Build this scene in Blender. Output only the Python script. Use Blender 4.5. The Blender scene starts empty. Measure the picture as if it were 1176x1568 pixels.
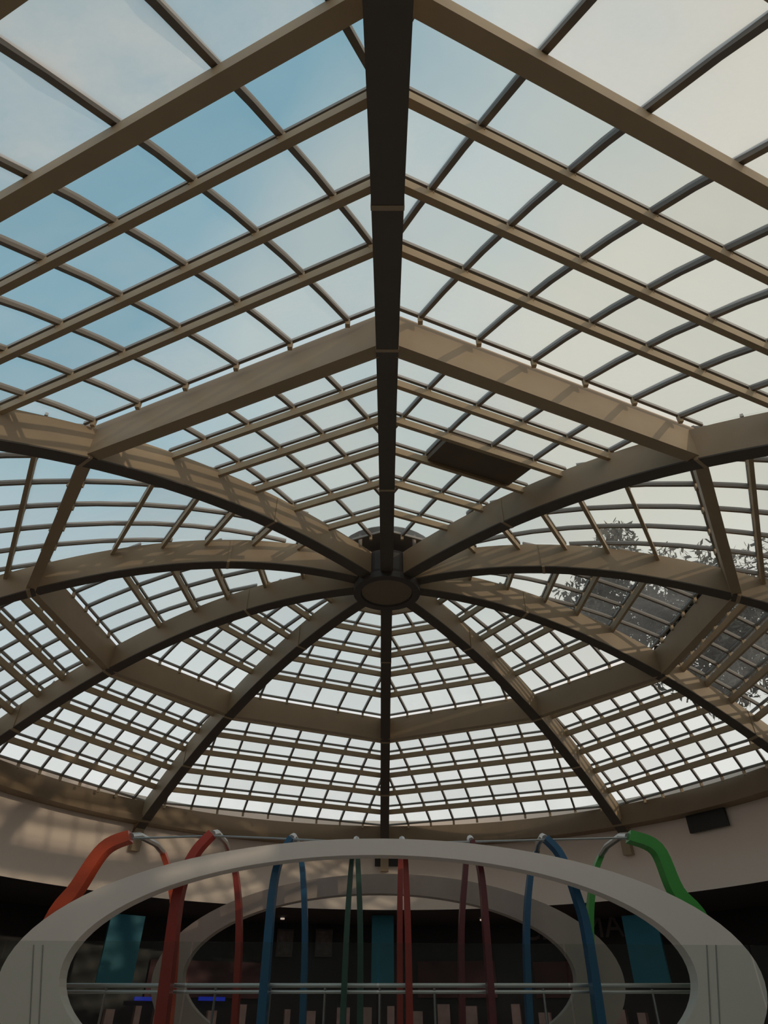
import bpy, bmesh, numpy as np, math, random
from mathutils import Vector, Matrix
random.seed(7)
K=8.0
# ---------------------------------------------------------------- camera calibration (solved beforehand from the photograph)
J={0:(593,535),1:(131,706),2:(45,908),3:(165,1030),4:(350,1098),5:(590,1136),6:(822,1101),7:(1015,1038),8:(1130,916),9:(1073,708)}
p=np.array([-.018,-1.749,.670,.004,.006,987.122,1.133,.168,.023]);HY=.090;RHO=1.482;ZB=.723
def basis(p):
    cx,cy,pitch,yaw,roll,f=p[:6]
    F=np.array([math.sin(yaw)*math.cos(pitch),math.cos(yaw)*math.cos(pitch),math.sin(pitch)])
    R=np.cross(F,[0,0,1.]);R/=np.linalg.norm(R)
    U=np.cross(R,F)
    c,s=math.cos(roll),math.sin(roll)
    return F,R*c+U*s,U*c-R*s
F,R,U=basis(p);f=p[5]
cam0=np.array([p[0],p[1],0.])
def ray(uv): return F+R*(uv[0]-588)/f-U*(uv[1]-784)/f
hub=np.array([0,HY])
def zprof(r): return p[6]-p[7]*r*r-p[8]*r**4
z1=zprof(1.)
HG=.102
JP=[]
for k in range(10):
    d=ray(J[k]); t=z1/d[2]; JP.append(cam0[:2]+t*d[:2])
SK=[np.linalg.norm(j-hub) for j in JP]
def rend(k):
    k%=10
    return {0:1.9,1:1.75,9:1.75}.get(k,RHO/SK[k])
QC={}
for k in range(2,9):
    s1=1.;s2=rend(k);ze=ZB-HG+.01
    QC[k]=np.linalg.solve(np.array([[s1,s1**2],[s2,s2**2]]),np.array([z1-p[6],ze-p[6]]))
def zk(k,r):
    k%=10
    if k in QC:
        a=QC[k];return p[6]+a[0]*r+a[1]*r*r
    return zprof(r)
def PK(k,r,h=0.):
    q=hub+r*(JP[k%10]-hub)
    return np.array([q[0],q[1],zk(k,r)+h])*K
def RR(k,side,s,secid):
    kk=(secid+side)%10
    if secid in (0,9): return s
    e=rend(kk) if kk not in (1,9) else 1.62
    return s if s<=1 else 1+(s-1)*(e-1)
def A_(k,s,h=0.): return PK(k,RR(k,0,s,k),h)
def B_(k,s,h=0.): return PK(k+1,RR(k,1,s,k),h)
# ---------------------------------------------------------------- helpers
def link(o,parent=None):
    bpy.context.scene.collection.objects.link(o)
    if parent: o.parent=parent
    return o
def empty(n):
    o=bpy.data.objects.new(n,None);return link(o)
def meshobj(n,bm,mats,parent=None,smooth=False):
    me=bpy.data.meshes.new(n);bm.to_mesh(me);bm.free()
    for m in (mats if isinstance(mats,list) else [mats]): me.materials.append(m)
    if smooth:
        for q in me.polygons:q.use_smooth=True
    return link(bpy.data.objects.new(n,me),parent)
def sweep(bm,pts,w,h0,h1,closed=False,mi=0):
    pts=[np.array(q,float) for q in pts];n=len(pts);rings=[]
    for i in range(n):
        a=pts[(i-1)%n] if (closed or i>0) else pts[i]
        b=pts[(i+1)%n] if (closed or i<n-1) else pts[i]
        t=(b-a)[:2];t/=np.linalg.norm(t)+1e-9;s=np.array([-t[1],t[0],0])*w/2
        up=np.array([0,0,1.])
        rings.append([bm.verts.new(v) for v in (pts[i]-s+up*h0,pts[i]+s+up*h0,pts[i]+s+up*h1,pts[i]-s+up*h1)])
    for i in range(n if closed else n-1):
        a=rings[i];b=rings[(i+1)%n]
        for j in range(4):
            fc=bm.faces.new((a[j],a[(j+1)%4],b[(j+1)%4],b[j]));fc.material_index=mi
    if not closed:
        bm.faces.new(rings[0][::-1]).material_index=mi;bm.faces.new(rings[-1]).material_index=mi
def tube(bm,pts,rad,seg=10,sx=1.0):
    pts=[Vector(q) for q in pts];n=len(pts);rings=[];prev=None
    for i in range(n):
        t=(pts[min(i+1,n-1)]-pts[max(i-1,0)]).normalized()
        if prev is None: a=t.orthogonal().normalized()
        else: a=(prev-t*prev.dot(t)).normalized()
        prev=a;b=t.cross(a)
        rings.append([bm.verts.new(pts[i]+(a*math.cos(2*math.pi*j/seg)+b*math.sin(2*math.pi*j/seg))*rad) for j in range(seg)])
    for i in range(n-1):
        for j in range(seg): bm.faces.new((rings[i][j],rings[i][(j+1)%seg],rings[i+1][(j+1)%seg],rings[i+1][j]))
    bm.faces.new(rings[0][::-1]);bm.faces.new(rings[-1])
def box(bm,c,s,mi=0,rot=0.):
    m=Matrix.Translation(Vector(c))@Matrix.Rotation(rot,4,'Z')@Matrix.Diagonal((s[0],s[1],s[2],1))
    g=bmesh.ops.create_cube(bm,size=1,matrix=m)
    for v in g['verts']:
        for fc in v.link_faces: fc.material_index=mi
def mat(n,col,rough=.6,metal=0.,var=.12,scale=2.,bump=0.,emit=None):
    m=bpy.data.materials.new(n);m.use_nodes=True;nt=m.node_tree;b=nt.nodes['Principled BSDF']
    tc=nt.nodes.new('ShaderNodeTexCoord');no=nt.nodes.new('ShaderNodeTexNoise');no.inputs['Scale'].default_value=scale;no.inputs['Detail'].default_value=6
    nt.links.new(tc.outputs['Object'],no.inputs['Vector'])
    mx=nt.nodes.new('ShaderNodeMix');mx.data_type='RGBA'
    mx.inputs[6].default_value=(*[v*(1-var) for v in col],1);mx.inputs[7].default_value=(*[min(1,v*(1+var)) for v in col],1)
    nt.links.new(no.outputs['Fac'],mx.inputs[0]);nt.links.new(mx.outputs[2],b.inputs['Base Color'])
    b.inputs['Roughness'].default_value=rough;b.inputs['Metallic'].default_value=metal
    if bump:
        bp=nt.nodes.new('ShaderNodeBump');bp.inputs['Strength'].default_value=bump;nt.links.new(no.outputs['Fac'],bp.inputs['Height']);nt.links.new(bp.outputs[0],b.inputs['Normal'])
    if emit:
        b.inputs['Emission Color'].default_value=(*emit[0],1);b.inputs['Emission Strength'].default_value=emit[1]
    return m
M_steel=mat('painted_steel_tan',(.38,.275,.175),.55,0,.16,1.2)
M_rib_shade=mat('rib_underside_shade',(.085,.065,.05),.6,0,.14,1.2)  # dark strip colour: shade of the rib undersides painted in
M_purlin=mat('purlin_tan',(.39,.285,.175),.6,0,.15,3)
M_bar=mat('glazing_bar',(.18,.15,.125),.5,0,.15,3)
M_hatch=mat('hatch_brown',(.13,.095,.065),.7)
M_wall=mat('plaster_cream',(.88,.75,.66),.9,0,.05,.6)
M_floor=mat('floor_tile',(.54,.46,.40),.5,0,.1,.5)
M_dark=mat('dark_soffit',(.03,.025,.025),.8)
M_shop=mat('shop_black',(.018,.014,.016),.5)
M_white=mat('arch_white',(.84,.75,.70),.6,0,.06,1)
M_metal=mat('rail_metal',(.45,.45,.45),.3,.8)
M_box=mat('fitting_dark',(.03,.028,.026),.6)
def glassmat(n,haze):
    m=bpy.data.materials.new(n);m.use_nodes=True;nt=m.node_tree;nt.nodes.clear()
    out=nt.nodes.new('ShaderNodeOutputMaterial');at=nt.nodes.new('ShaderNodeAttribute');at.attribute_name='tint'
    tr=nt.nodes.new('ShaderNodeBsdfTransparent');tl=nt.nodes.new('ShaderNodeBsdfTranslucent');tl.inputs[0].default_value=(.84,.82,.80,1)
    gl=nt.nodes.new('ShaderNodeBsdfGlossy');gl.inputs['Roughness'].default_value=.08
    m1=nt.nodes.new('ShaderNodeMixShader');m2=nt.nodes.new('ShaderNodeMixShader')
    no=nt.nodes.new('ShaderNodeTexNoise');no.inputs['Scale'].default_value=1.3;no.inputs['Detail'].default_value=8
    tc=nt.nodes.new('ShaderNodeTexCoord');nt.links.new(tc.outputs['Object'],no.inputs['Vector'])
    mr=nt.nodes.new('ShaderNodeMapRange');mr.inputs[1].default_value=.3;mr.inputs[2].default_value=.7;mr.inputs[3].default_value=haze*.7;mr.inputs[4].default_value=haze*1.3
    nt.links.new(no.outputs['Fac'],mr.inputs[0])
    am=nt.nodes.new('ShaderNodeMath');am.operation='MULTIPLY';nt.links.new(mr.outputs[0],am.inputs[0]);nt.links.new(at.outputs['Alpha'],am.inputs[1])
    nt.links.new(at.outputs['Color'],tr.inputs[0]);nt.links.new(am.outputs[0],m1.inputs[0])
    nt.links.new(tr.outputs[0],m1.inputs[1]);nt.links.new(tl.outputs[0],m1.inputs[2])
    lw=nt.nodes.new('ShaderNodeLayerWeight');pw=nt.nodes.new('ShaderNodeMath');pw.operation='POWER';pw.inputs[1].default_value=5
    nt.links.new(lw.outputs['Facing'],pw.inputs[0])
    ma=nt.nodes.new('ShaderNodeMath');ma.operation='MULTIPLY_ADD';ma.inputs[1].default_value=.5;ma.inputs[2].default_value=.03;nt.links.new(pw.outputs[0],ma.inputs[0])
    nt.links.new(ma.outputs[0],m2.inputs[0]);nt.links.new(m1.outputs[0],m2.inputs[1]);nt.links.new(gl.outputs[0],m2.inputs[2])
    nt.links.new(m2.outputs[0],out.inputs[0]);return m
M_glass=glassmat('skylight_glass',.17)
# ---------------------------------------------------------------- dome
dome=empty('skylight_dome')
RW=.037*K;RD=.083*K
for k in range(10):
    bm=bmesh.new()
    e=rend(k)+.03
    rs=np.linspace(.1,e,36)
    sweep(bm,[PK(k,q) for q in rs],RW,0,RD)
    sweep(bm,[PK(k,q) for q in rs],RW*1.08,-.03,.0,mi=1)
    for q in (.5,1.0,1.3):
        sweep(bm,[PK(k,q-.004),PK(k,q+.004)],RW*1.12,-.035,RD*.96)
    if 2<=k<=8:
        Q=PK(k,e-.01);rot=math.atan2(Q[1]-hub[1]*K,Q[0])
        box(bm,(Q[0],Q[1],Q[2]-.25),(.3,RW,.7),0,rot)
    meshobj('rib_%d'%k,bm,[M_steel,M_rib_shade],dome)
bm=bmesh.new()
for k in range(10): sweep(bm,[PK(k,1.),PK(k+1,1.)],.026*K,.004*K,.094*K)
meshobj('ring_beam',bm,M_steel,dome)
def sec(k):
    A=JP[k];Bq=JP[(k+1)%10];cdir=(Bq-A)/np.linalg.norm(Bq-A)
    return (A-hub)@cdir,(Bq-hub)@cdir,cdir
def SP(k,s,w,h):
    wA,wB,cd=sec(k);a=A_(k,s,h);b=B_(k,s,h)
    wa=(a[:2]/K-hub)@cd;wb=(b[:2]/K-hub)@cd
    return a+(b-a)*(w-wa)/(wb-wa)
def wlim(k,s):
    wA,wB,cd=sec(k);return (A_(k,s)[:2]/K-hub)@cd,(B_(k,s)[:2]/K-hub)@cd
def locate(uv,h=HG):
    d=ray(uv)
    for i in range(200,5000):
        t=i*.001;P=cam0+t*d
        if P[2]<.4: continue
        for k in range(10):
            a=JP[k]-hub;b=JP[(k+1)%10]-hub;q=P[:2]-hub
            M=np.linalg.solve(np.array([a,b]).T,q)
            if M[0]>=0 and M[1]>=0:
                r_=M.sum();zz=(zk(k,r_)*M[0]+zk(k+1,r_)*M[1])/r_
                if P[2]>zz+h:
                    wA,wB,cd=sec(k);return k,r_,q@cd
                break
    return None
near_rows=[1.03,1.183,1.299,1.414,1.509,1.635,1.755,1.875]
def spc(k):
    wA,wB,cd=sec(k)
    if k==0: return -.519,.1242
    if k==9: return .023,.1242
    return wA,(wB-wA)/6
rows_in=[.17,.30,.44,.58,.70,.83,.985]
rows_out=[1.02]+[1+i/6 for i in range(1,6)]+[2.0]
hl=locate((775,714))
bmP=bmesh.new();bmB=bmesh.new();bmG=bmesh.new();bmH=bmesh.new();bmS=bmesh.new()
col=bmG.loops.layers.float_color.new('tint')
def clip(poly,w,keep):
    out=[]
    for i in range(len(poly)):
        a=poly[i];b=poly[(i+1)%len(poly)]
        ia=(a[1]-w)*keep>=-1e-9;ib=(b[1]-w)*keep>=-1e-9
        if ia: out.append(a)
        if ia!=ib:
            t=(w-a[1])/(b[1]-a[1]);out.append((a[0]+t*(b[0]-a[0]),w))
    return out
for k in range(10):
    w00,sp=spc(k)
    for gi,rows in enumerate((rows_in,near_rows if k in (0,9) else rows_out)):
        for ri,rr in enumerate(rows):
            big=(gi==1 and k in(0,9) and ri==4)
            if ri not in (0,len(rows)-1):
                sweep(bmP,[A_(k,rr),B_(k,rr)],(.018 if big else .0095)*K,(HG-.05 if big else HG-.036)*K,(HG-.016)*K)
            sweep(bmB,[A_(k,rr),B_(k,rr)],.006*K,(HG-.003)*K,(HG+.005)*K)
            la,lb=wlim(k,rr)
            for n in range(math.ceil((la-w00)/sp),math.floor((lb-w00)/sp)+1):
                P=SP(k,rr,w00+n*sp,0)
                sweep(bmS,[P+np.array([-.035,0,0]),P+np.array([.035,0,0])],.07,(HG-.02)*K,HG*K)
            if ri==len(rows)-1: continue
            r0,r1=rr,rows[ri+1]
            a0,b0=wlim(k,r0);a1,b1=wlim(k,r1)
            tone=random.uniform(.88,1.0);hz=random.uniform(.6,1.6)
            if k in (6,7,8): hz*=.4
            if gi==1 and k in (0,9) and ri>=4: hz=3.8
            for n in range(math.floor((a1-w00)/sp)-1,math.ceil((b1-w00)/sp)+1):
                w0=w00+n*sp;w1=w0+sp
                poly=[(r0,a0),(r0,b0),(r1,b1),(r1,a1)]
                poly=clip(clip(poly,w0,1),w1,-1)
                if len(poly)<3: continue
                ishatch=hl and k==hl[0] and r0<=hl[1]<r1 and (w0<=hl[2]<w1 or w0<=hl[2]+sp*.8<w1)
                vs=[SP(k,q[0],q[1],HG)  for q in poly]
                if ishatch:
                    fv=[bmH.verts.new(v+np.array([0,0,-.2])) for v in vs];g=[bmH.verts.new(v+np.array([0,0,.1])) for v in vs]
                    bmH.faces.new(fv);bmH.faces.new(g[::-1])
                    for i in range(len(fv)): bmH.faces.new((fv[i],fv[(i+1)%len(fv)],g[(i+1)%len(fv)],g[i]))
                    continue
                try: fc=bmG.faces.new([bmG.verts.new(v) for v in vs])
                except Exception: continue
                tt=tone*random.uniform(.93,1.0);h2=hz*random.uniform(.8,1.2)
                for l in fc.loops: l[col]=(.92*tt,.97*tt,.965*tt,h2)
        ra,rb=rows[0],rows[-1]
        la,lb=wlim(k,rb)
        for n in range(math.ceil((la-w00)/sp),math.floor((lb-w00)/sp)+1):
            w=w00+n*sp;q=[v for v in np.linspace(ra,rb,30) if wlim(k,v)[0]-.001<=w<=wlim(k,v)[1]+.001]
            if len(q)<2: continue
            q=[q[0]]+q[3:-1:4]+[q[-1]]
            sweep(bmB,[SP(k,v,w,0) for v in q],.0075*K,(HG-.008)*K,(HG+.005)*K)
meshobj('purlins',bmP,M_purlin,dome);meshobj('glazing_bars',bmB,M_bar,dome)
meshobj('glass_panes',bmG,M_glass,dome);meshobj('roof_hatch',bmH,M_hatch,dome);meshobj('standoff_brackets',bmS,M_purlin,dome)
bm=bmesh.new();hc=PK(0,0)
prof=[(.110,-.022),(.110,.0),(.104,.012),(.104,.085),(.08,.085),(.08,-.0),(.086,-.022)]
NS=48;rg=[]
for i in range(NS):
    a=2*math.pi*i/NS
    rg.append([bm.verts.new((hc[0]+q[0]*K*math.cos(a),hc[1]+q[0]*K*math.sin(a),hc[2]+q[1]*K)) for q in prof])
for i in range(NS):
    for j in range(len(prof)):
        a=rg[i];b=rg[(i+1)%NS];bm.faces.new((a[j],a[(j+1)%len(prof)],b[(j+1)%len(prof)],b[j]))
meshobj('hub_ring',bm,mat('hub_dark',(.055,.045,.04),.5),dome)
bm=bmesh.new();bmesh.ops.create_cone(bm,cap_ends=True,segments=48,radius1=.083*K,radius2=.083*K,depth=.04,matrix=Matrix.Translation((hc[0],hc[1],hc[2]-.1)))
meshobj('hub_plate',bm,mat('hub_plate_brown',(.2,.15,.1),.6),dome)
bm=bmesh.new()
for i in range(10):
    a=2*math.pi*(i+.5)/10
    tube(bm,[(hc[0]+.15*K*math.cos(a),hc[1]+.15*K*math.sin(a),hc[2]+.08*K),(hc[0]+.15*K*math.cos(a),hc[1]+.15*K*math.sin(a),hc[2]+.13*K)],.05,8)
bmesh.ops.create_cone(bm,cap_ends=True,segments=40,radius1=.17*K,radius2=.16*K,depth=.08,matrix=Matrix.Translation((hc[0],hc[1],hc[2]+.135*K)))
meshobj('hub_cap',bm,M_bar,dome)
# ---------------------------------------------------------------- drum
near=lambda a:max(0,math.cos(a))**2*.6
def ringpt(a,mult=1.,add=0.,z=ZB):
    rr=RHO*K*mult+add
    return np.array([hub[0]*K-math.sin(a)*rr,hub[1]*K-math.cos(a)*rr,z*K])
NR=120
zb=ZB*K
ZS=3.15
def ringwall(n,lst,m,parent=None):
    bm=bmesh.new();rg=[]
    for i in range(NR):
        a=2*math.pi*i/NR;rg.append([])
        for (mu,ad,z) in lst:
            q=ringpt(a,mu+near(a),ad);rg[-1].append(bm.verts.new((q[0],q[1],z)))
    for i in range(NR):
        for j in range(len(lst)-1):
            a=rg[i];b=rg[(i+1)%NR];bm.faces.new((a[j],a[j+1],b[j+1],b[j]))
    return meshobj(n,bm,m,parent,True)
bm=bmesh.new();arcp=[ringpt(2*math.pi*i/NR) for i in range(15,NR-14)]
sweep(bm,arcp,.4,-.42,.02);sweep(bm,arcp,.62,-.62,-.42)
meshobj('base_ring_beam',bm,mat('base_ring_brown',(.24,.165,.10),.6,0,.15,1),dome)
ringwall('wall_drum',[(1.02,0,zb+.3),(1.02,0,ZS)],M_wall)
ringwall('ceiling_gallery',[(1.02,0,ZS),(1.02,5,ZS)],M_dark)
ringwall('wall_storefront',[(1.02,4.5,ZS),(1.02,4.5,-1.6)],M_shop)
bm=bmesh.new();bmesh.ops.create_circle(bm,cap_ends=True,segments=64,radius=32,matrix=Matrix.Translation((0,0,-1.6)));meshobj('floor',bm,M_floor)
# ---------------------------------------------------------------- portal arches
def onplane(uv,Y):
    d=ray(uv);C0=cam0*K;t=(Y-C0[1])/d[1];return C0+t*d
CY=cam0[1]*K
def arch(n,Y,th,outer,inner,m,parent):
    def ell(e):
        l=onplane((e[0],e[3]),Y);r_=onplane((e[1],e[3]),Y);t=onplane(((e[0]+e[1])/2,e[2]),Y)
        return (l[0]+r_[0])/2,(l[2]+r_[2])/2,(r_[0]-l[0])/2,t[2]-(l[2]+r_[2])/2
    eo=ell(outer);ei=ell(inner);bm=bmesh.new();NN=96;rg=[]
    for i in range(NN):
        a=2*math.pi*i/NN;row=[]
        for (e,y) in ((eo,Y),(ei,Y),(ei,Y+th),(eo,Y+th)):
            row.append(bm.verts.new((e[0]+e[2]*math.cos(a),y,max(-1.6,e[1]+e[3]*math.sin(a)))))
        rg.append(row)
    for i in range(NN):
        for j in range(4):
            a=rg[i];b=rg[(i+1)%NN];bm.faces.new((a[j],b[j],b[(j+1)%4],a[(j+1)%4]))
    bmesh.ops.recalc_face_normals(bm,faces=bm.faces)
    return meshobj(n,bm,m,parent)
Y1=CY+14;Y2=CY+19.5
inst=empty('elliptical_portal_sculpture')
arch('front_oval_frame',Y1,.35,(-4,1170,1284,1500),(92,1066,1309,1488),M_white,inst)
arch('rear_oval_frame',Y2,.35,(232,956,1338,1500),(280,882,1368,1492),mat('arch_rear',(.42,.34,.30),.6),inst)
# panel joints on the front frame
bm=bmesh.new()
for x in (52,66,1082,1096):
    a=onplane((x,1447),Y1);b=onplane((x-6 if x<500 else x+6,1568),Y1)
    tube(bm,[(a[0],Y1-.004,a[2]),(b[0],Y1-.004,b[2])],.012,6)
meshobj('panel_joints',bm,mat('joint_grey',(.36,.32,.30),.7),inst)
cols=dict(orange=(.60,.08,.03),red=(.30,.03,.02),blue=(.015,.10,.21),green=(.05,.32,.05),dgreen=(.03,.08,.06),maroon=(.13,.02,.025))
Yf=Y1+.6;Yr=Y2-.6
hoops=[('orange',[(40,1568),(70,1440),(120,1358),(160,1300),(200,1281)],[(250,1306),(262,1350),(268,1450),(268,1568)]),
('red',[(256,1568),(262,1450),(276,1360),(298,1308),(325,1277)],[(350,1303),(362,1345),(366,1450),(366,1568)]),
('blue',[(404,1568),(410,1450),(420,1350),(432,1308),(446,1284)],[(458,1302),(464,1340),(467,1450),(467,1568)]),
('dgreen',[(524,1568),(530,1450),(536,1350),(540,1310),(545,1290)],[(547,1303),(549,1340),(552,1450),(553,1568)]),
('red',[(627,1568),(625,1450),(622,1350),(620,1310),(616,1290)],[(614,1303),(613,1340),(612,1450),(612,1568)]),
('maroon',[(752,1568),(746,1450),(738,1350),(730,1310),(722,1288)],[(715,1303),(712,1340),(706,1450),(704,1568)]),
('blue',[(915,1568),(902,1450),(882,1370),(858,1310),(835,1284)],[(822,1303),(812,1340),(806,1450),(804,1568)]),
('green',[(1120,1568),(1085,1440),(1035,1365),(1005,1300),(962,1281)],[(920,1310),(908,1350),(904,1450),(908,1568)])]
for i,(cn,fr,rr) in enumerate(hoops):
    m=mat('paint_%s_%d'%(cn,i),cols[cn],.35)
    P=[onplane(q,Yf) for q in fr];Q=[onplane(q,Yr) for q in rr]
    P[0][2]=-1.6;Q[-1][2]=-1.6
    bm=bmesh.new()
    def smooth(L,n=6):
        L=[L[0]]+L+[L[-1]];o=[]
        for s in range(1,len(L)-2):
            for j in range(n):
                t=j/n;a,b,c_,d=L[s-1:s+3];o.append(.5*((2*b)+(-a+c_)*t+(2*a-5*b+4*c_-d)*t*t+(-a+3*b-3*c_+d)*t**3))
        o.append(L[-2]);return o
    def blade(L,w,d,w1=None):
        rg=[];n=len(L);w1=w1 or w
        for s in range(n):
            t=L[min(s+1,n-1)]-L[max(s-1,0)];nn=np.array([-t[2],0,t[0]]);nn/=np.linalg.norm(nn)+1e-9
            yy=np.array([0,1.,0]);ww=w+(w1-w)*s/(n-1)
            rg.append([bm.verts.new(v) for v in (L[s]-nn*ww/2-yy*d/2,L[s]+nn*ww/2-yy*d/2,L[s]+nn*ww/2+yy*d/2,L[s]-nn*ww/2+yy*d/2)])
        for s in range(n-1):
            for j in range(4): bm.faces.new((rg[s][j],rg[s][(j+1)%4],rg[s+1][(j+1)%4],rg[s+1][j]))
        bm.faces.new(rg[0]);bm.faces.new(rg[-1][::-1])
    ww={0:.3,7:.3,1:.22,2:.16,6:.16,3:.11}.get(i,.13)
    blade(smooth(P),ww,.3,ww*.65 if i not in(0,7) else .2);blade(smooth(Q),.12,.3,.15)
    bmesh.ops.recalc_face_normals(bm,faces=bm.faces)
    meshobj('colour_strut_%d'%i,bm,m,inst)
    bm=bmesh.new();tube(bm,[P[-1],(P[-1]*.8+Q[0]*.2)+np.array([0,0,.1]),(P[-1]*.3+Q[0]*.7)+np.array([0,0,.1]),Q[0]],.07,8)
    meshobj('strut_joint_%d'%i,bm,M_metal,inst)
bm=bmesh.new()
top=[onplane((x,y),Yf) for x,y in ((205,1284),(325,1280),(446,1285),(545,1290),(616,1291),(722,1289),(835,1286),(960,1283))]
tube(bm,top,.02,6);meshobj('tie_cable',bm,M_metal,inst)
rail=empty('metal_railing');Yg=Y1+.9
bm=bmesh.new()
for y in (1509,1519):
    L=onplane((80,y),Yg);Rr=onplane((1080,y),Yg);tube(bm,[L,Rr],.035 if y==1509 else .028,8)
L=onplane((80,1509),Yg);Rr=onplane((1080,1509),Yg)
for i in range(13):
    x=L[0]+(Rr[0]-L[0])*i/12;tube(bm,[(x,Yg,-1.6),(x,Yg,L[2])],.025,6)
meshobj('rails',bm,M_metal,rail)
M_bal=glassmat('balustrade_glass',.012)
Yb=CY+10
bal=empty('glass_balustrade')
zt=onplane((588,1444),Yb)[2]
for i in range(-5,5):
    bm=bmesh.new();cl=bm.loops.layers.float_color.new('tint')
    box(bm,(p[0]*K+i*2.4+1.2,Yb,(zt-1.6)/2),(2.37,.02,zt+1.6))
    for fc in bm.faces:
        for l in fc.loops:l[cl]=(.90,.93,.91,1)
    meshobj('glass_panel_%d'%(i+5),bm,M_bal,bal)
# wall fittings
def onwall(uv,add=0.):
    d=ray(uv)
    best=None
    for i in range(2400):
        a=2*math.pi*i/2400;q=ringpt(a,1.02+near(a),add);v=q[:2]-cam0[:2]*K
        cr=abs(v[0]*d[1]-v[1]*d[0])/np.linalg.norm(v)
        if v@d[:2]>0 and (best is None or cr<best[0]): best=(cr,a,np.linalg.norm(v)/np.linalg.norm(d[:2]))
    return cam0*K+d*best[2],best[1]
def wallplate(n,x0,x1,y0,y1,m,off=.06,th=.1,add=0.,parent=None,zmax=None):
    A,_=onwall((x0,(y0+y1)/2),add);Bq,_=onwall((x1,(y0+y1)/2),add);T,_=onwall(((x0+x1)/2,y0),add);Q,_=onwall(((x0+x1)/2,y1),add)
    zt_=min(T[2],zmax) if zmax else T[2]
    c_=(A+Bq)/2;rot=math.atan2(Bq[1]-A[1],Bq[0]-A[0]);nrm=np.array([0-c_[0],hub[1]*K-c_[1],0]);nrm/=np.linalg.norm(nrm)
    c_=c_+nrm*off;bm=bmesh.new();box(bm,(c_[0],c_[1],(zt_+Q[2])/2),(np.linalg.norm((Bq-A)[:2]),th,zt_-Q[2]),0,rot)
    return meshobj(n,bm,m,parent)
M_teal=mat('banner_teal',(.02,.18,.26),.6)
for x0,x1 in ((158,212),(569,603),(962,1016)): wallplate('teal_banner',x0,x1,1400,1506,M_teal,.0,.1,1.2,None,ZS-.04)
M_post=mat('poster_print',(.13,.10,.10),.4,0,.9,6)
M_frame=mat('poster_frame',(.14,.12,.12),.5)
for x0,x1 in ((422,447),(482,508)):
    g=empty('framed_poster')
    wallplate('frame',x0,x1,1424,1466,M_frame,.28,.06,4.5,g);wallplate('print',x0+2,x1-2,1427,1463,M_post,.34,.06,4.5,g)
M_led=mat('led_blue',(.02,.04,.3),.5,emit=((.02,.06,1),.15))
M_disp=mat('shop_display_pale',(.40,.29,.28),.6,0,.5,3)
g=empty('shop_display')
for j,(x0,x1) in enumerate(((200,240),(300,340))): wallplate('blue_shelf_light_%d'%j,x0,x1,1527,1533,M_led,.5,.08,4.5,g)
for i in range(22):
    x=150+i*40+random.uniform(-6,6);w_=random.uniform(6,20);wallplate('item_%d'%i,x,x+w_,random.uniform(1538,1552),1568,M_disp,random.uniform(.6,1.5),.3,4.5,g)
M_glow=mat('shop_interior_red',(.12,.045,.05),.7,0,.7,.8)
for x0,x1 in ((225,400),(640,760),(820,940)): wallplate('shop_window',x0,x1,1472,1528,M_glow,.08,.06,4.5)
M_sign=mat('sign_letters_grey',(.10,.085,.085),.5)
Q,_=onwall((800,1440),4.0);T,_=onwall((945,1440),4.0)
cu=bpy.data.curves.new('cinema_sign','FONT');cu.body='CINEMAS';cu.extrude=.04;cu.size=1.05;cu.materials.append(M_sign)
so_=link(bpy.data.objects.new('cinema_sign',cu));so_.location=(Q[0],Q[1],Q[2]);so_.rotation_euler=(math.pi/2,0,math.atan2(T[1]-Q[1],T[0]-Q[0]))
wallplate('air_vent',1056,1118,1241,1272,M_box,.12)
wallplate('exit_light',574,616,1315,1327,M_box,.06,.08)
# added fill lamps with lenses under the soffit, to brighten the shop gallery
dl=empty('gallery_fill_lamps')
M_fill_lamp=mat('fill_lamp_lens',(.8,.7,.6),.5,emit=((1,.8,.65),.4))
for i in range(7):
    a=math.radians(180+(i-3)*15);q=ringpt(a,1.02,2.6)
    bm=bmesh.new();bmesh.ops.create_cone(bm,cap_ends=True,segments=20,radius1=.08,radius2=.08,depth=.05,matrix=Matrix.Translation((q[0],q[1],ZS-.06)))
    meshobj('lens_%d'%i,bm,M_fill_lamp,dl)
    ll=bpy.data.lights.new('gallery_fill_%d'%i,'SPOT');ll.energy=60;ll.color=(1,.72,.62);ll.shadow_soft_size=.08;ll.spot_size=math.radians(110);ll.spot_blend=.8
    lo=link(bpy.data.objects.new('gallery_fill_%d'%i,ll),dl);lo.location=(q[0],q[1],ZS-.12)
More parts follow.
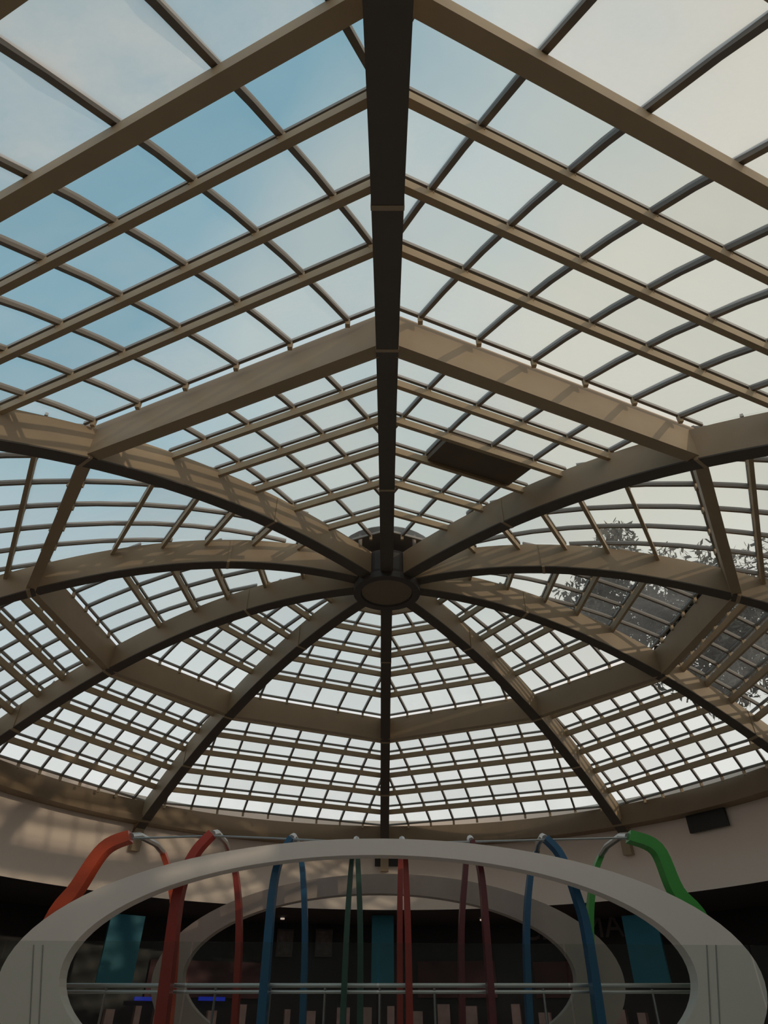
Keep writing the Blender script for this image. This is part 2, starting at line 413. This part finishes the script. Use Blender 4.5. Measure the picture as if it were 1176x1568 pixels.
# ---------------------------------------------------------------- trees outside
def tree(n,uv,D,rad,dx,cnt):
    P=cam0*K+ray(uv)*D
    root=empty(n)
    bm=bmesh.new()
    tube(bm,[(P[0]+dx,P[1],-1.6),(P[0]+dx,P[1]+.4,P[2]*.6),(P[0]+dx*.7,P[1],P[2]*.85),(P[0],P[1],P[2])],.22,10);
    for i in range(9):
        a=i*.9;tube(bm,[(P[0]+dx*.4,P[1],P[2]-rad*.2),(P[0]+math.cos(a)*rad*.5,P[1]+math.sin(a)*rad*.5,P[2]+rad*.2*math.sin(i*3))],.1,6)
    meshobj('trunk',bm,mat('bark_'+n,(.06,.045,.03),.9),root)
    bm=bmesh.new()
    cs=[Vector((P[0]+random.gauss(0,rad*.5),P[1]+random.gauss(0,rad*.5),P[2]+random.gauss(0,rad*.30))) for _ in range(30)]
    for i in range(cnt):
        c_=random.choice(cs);v=Vector([random.gauss(0,1) for _ in range(3)]).normalized()*rad*.3*random.random()**.4
        q=c_+v;s=random.uniform(.15,.34);a=Vector([random.gauss(0,1) for _ in range(3)]).normalized();b=a.orthogonal().normalized()
        bm.faces.new([bm.verts.new(q+a*s),bm.verts.new(q+b*s*.5),bm.verts.new(q-a*s),bm.verts.new(q-b*s*.5)])
    meshobj('foliage',bm,mat('leaves_'+n,(.06,.055,.04),.9),root)
tree('broadleaf_tree',(975,920),36,3.9,14,6500)
tree('broadleaf_tree',(1150,980),32,4.6,12,7500)
# ---------------------------------------------------------------- light
w=bpy.data.worlds.new('sky');bpy.context.scene.world=w;w.use_nodes=True;nt=w.node_tree;nt.nodes.clear()
out=nt.nodes.new('ShaderNodeOutputWorld');bg=nt.nodes.new('ShaderNodeBackground');tc=nt.nodes.new('ShaderNodeTexCoord')
no=nt.nodes.new('ShaderNodeTexNoise');no.inputs['Scale'].default_value=2.2;no.inputs['Detail'].default_value=6;nt.links.new(tc.outputs['Generated'],no.inputs['Vector'])
sx=nt.nodes.new('ShaderNodeSeparateXYZ');nt.links.new(tc.outputs['Generated'],sx.inputs[0])
m1=nt.nodes.new('ShaderNodeMath');m1.operation='MULTIPLY_ADD';nt.links.new(sx.outputs[0],m1.inputs[0]);m1.inputs[1].default_value=.8;m1.inputs[2].default_value=.58
m2=nt.nodes.new('ShaderNodeMath');m2.operation='MULTIPLY_ADD';nt.links.new(no.outputs['Fac'],m2.inputs[0]);m2.inputs[1].default_value=1.0;m2.inputs[2].default_value=-.5
m3=nt.nodes.new('ShaderNodeMath');m3.operation='ADD';nt.links.new(m1.outputs[0],m3.inputs[0]);nt.links.new(m2.outputs[0],m3.inputs[1])
def hole(prev,dirv,lo,hi,amt):
    vd=nt.nodes.new('ShaderNodeVectorMath');vd.operation='DOT_PRODUCT';nt.links.new(tc.outputs['Generated'],vd.inputs[0]);vd.inputs[1].default_value=dirv
    r_=nt.nodes.new('ShaderNodeMapRange');r_.interpolation_type='SMOOTHSTEP';r_.inputs[1].default_value=lo;r_.inputs[2].default_value=hi;r_.inputs[3].default_value=0;r_.inputs[4].default_value=-amt
    nt.links.new(vd.outputs['Value'],r_.inputs[0])
    s_=nt.nodes.new('ShaderNodeMath');s_.operation='ADD';nt.links.new(prev.outputs[0],s_.inputs[0]);nt.links.new(r_.outputs[0],s_.inputs[1]);return s_
m4=hole(m3,(-.26,.12,.958),.93,.985,.35)
m4=hole(m4,(-.42,.28,.865),.92,.985,.35)
m4=hole(m4,(.20,.27,.94),.955,.99,.16)
cr=nt.nodes.new('ShaderNodeValToRGB');e=cr.color_ramp.elements;e[0].position=.08;e[0].color=(.20,.38,.48,1);e[1].position=.88;e[1].color=(.60,.575,.50,1)
x=cr.color_ramp.elements.new(.5);x.color=(.43,.51,.53,1)
nt.links.new(m4.outputs[0],cr.inputs[0])
hz=nt.nodes.new('ShaderNodeMapRange');hz.inputs[1].default_value=.62;hz.inputs[2].default_value=.22;nt.links.new(sx.outputs[2],hz.inputs[0])
mh=nt.nodes.new('ShaderNodeMix');mh.data_type='RGBA';nt.links.new(hz.outputs[0],mh.inputs[0]);nt.links.new(cr.outputs[0],mh.inputs[6]);mh.inputs[7].default_value=(.79,.76,.73,1)
nt.links.new(mh.outputs[2],bg.inputs[0]);bg.inputs[1].default_value=1.16;nt.links.new(bg.outputs[0],out.inputs[0])
sl=bpy.data.lights.new('sun','SUN');sl.energy=1.0;sl.angle=.015;sl.color=(1,.80,.58);so=link(bpy.data.objects.new('sun',sl))
az=math.radians(54);el=math.radians(12)
sd=Vector((math.sin(az)*math.cos(el),-math.cos(az)*math.cos(el),math.sin(el)))
so.rotation_euler=sd.to_track_quat('Z','Y').to_euler();so.location=sd*40
# ---------------------------------------------------------------- camera
cd=bpy.data.cameras.new('camera');co=link(bpy.data.objects.new('camera',cd))
M=Matrix(((R[0],U[0],-F[0],p[0]*K),(R[1],U[1],-F[1],p[1]*K),(R[2],U[2],-F[2],0),(0,0,0,1)))
co.matrix_world=M;cd.sensor_fit='VERTICAL';cd.sensor_height=24;cd.lens=f/1568*24;cd.clip_end=500
bpy.context.scene.camera=co
vs=bpy.context.scene.view_settings;vs.view_transform='Standard';vs.look='None'
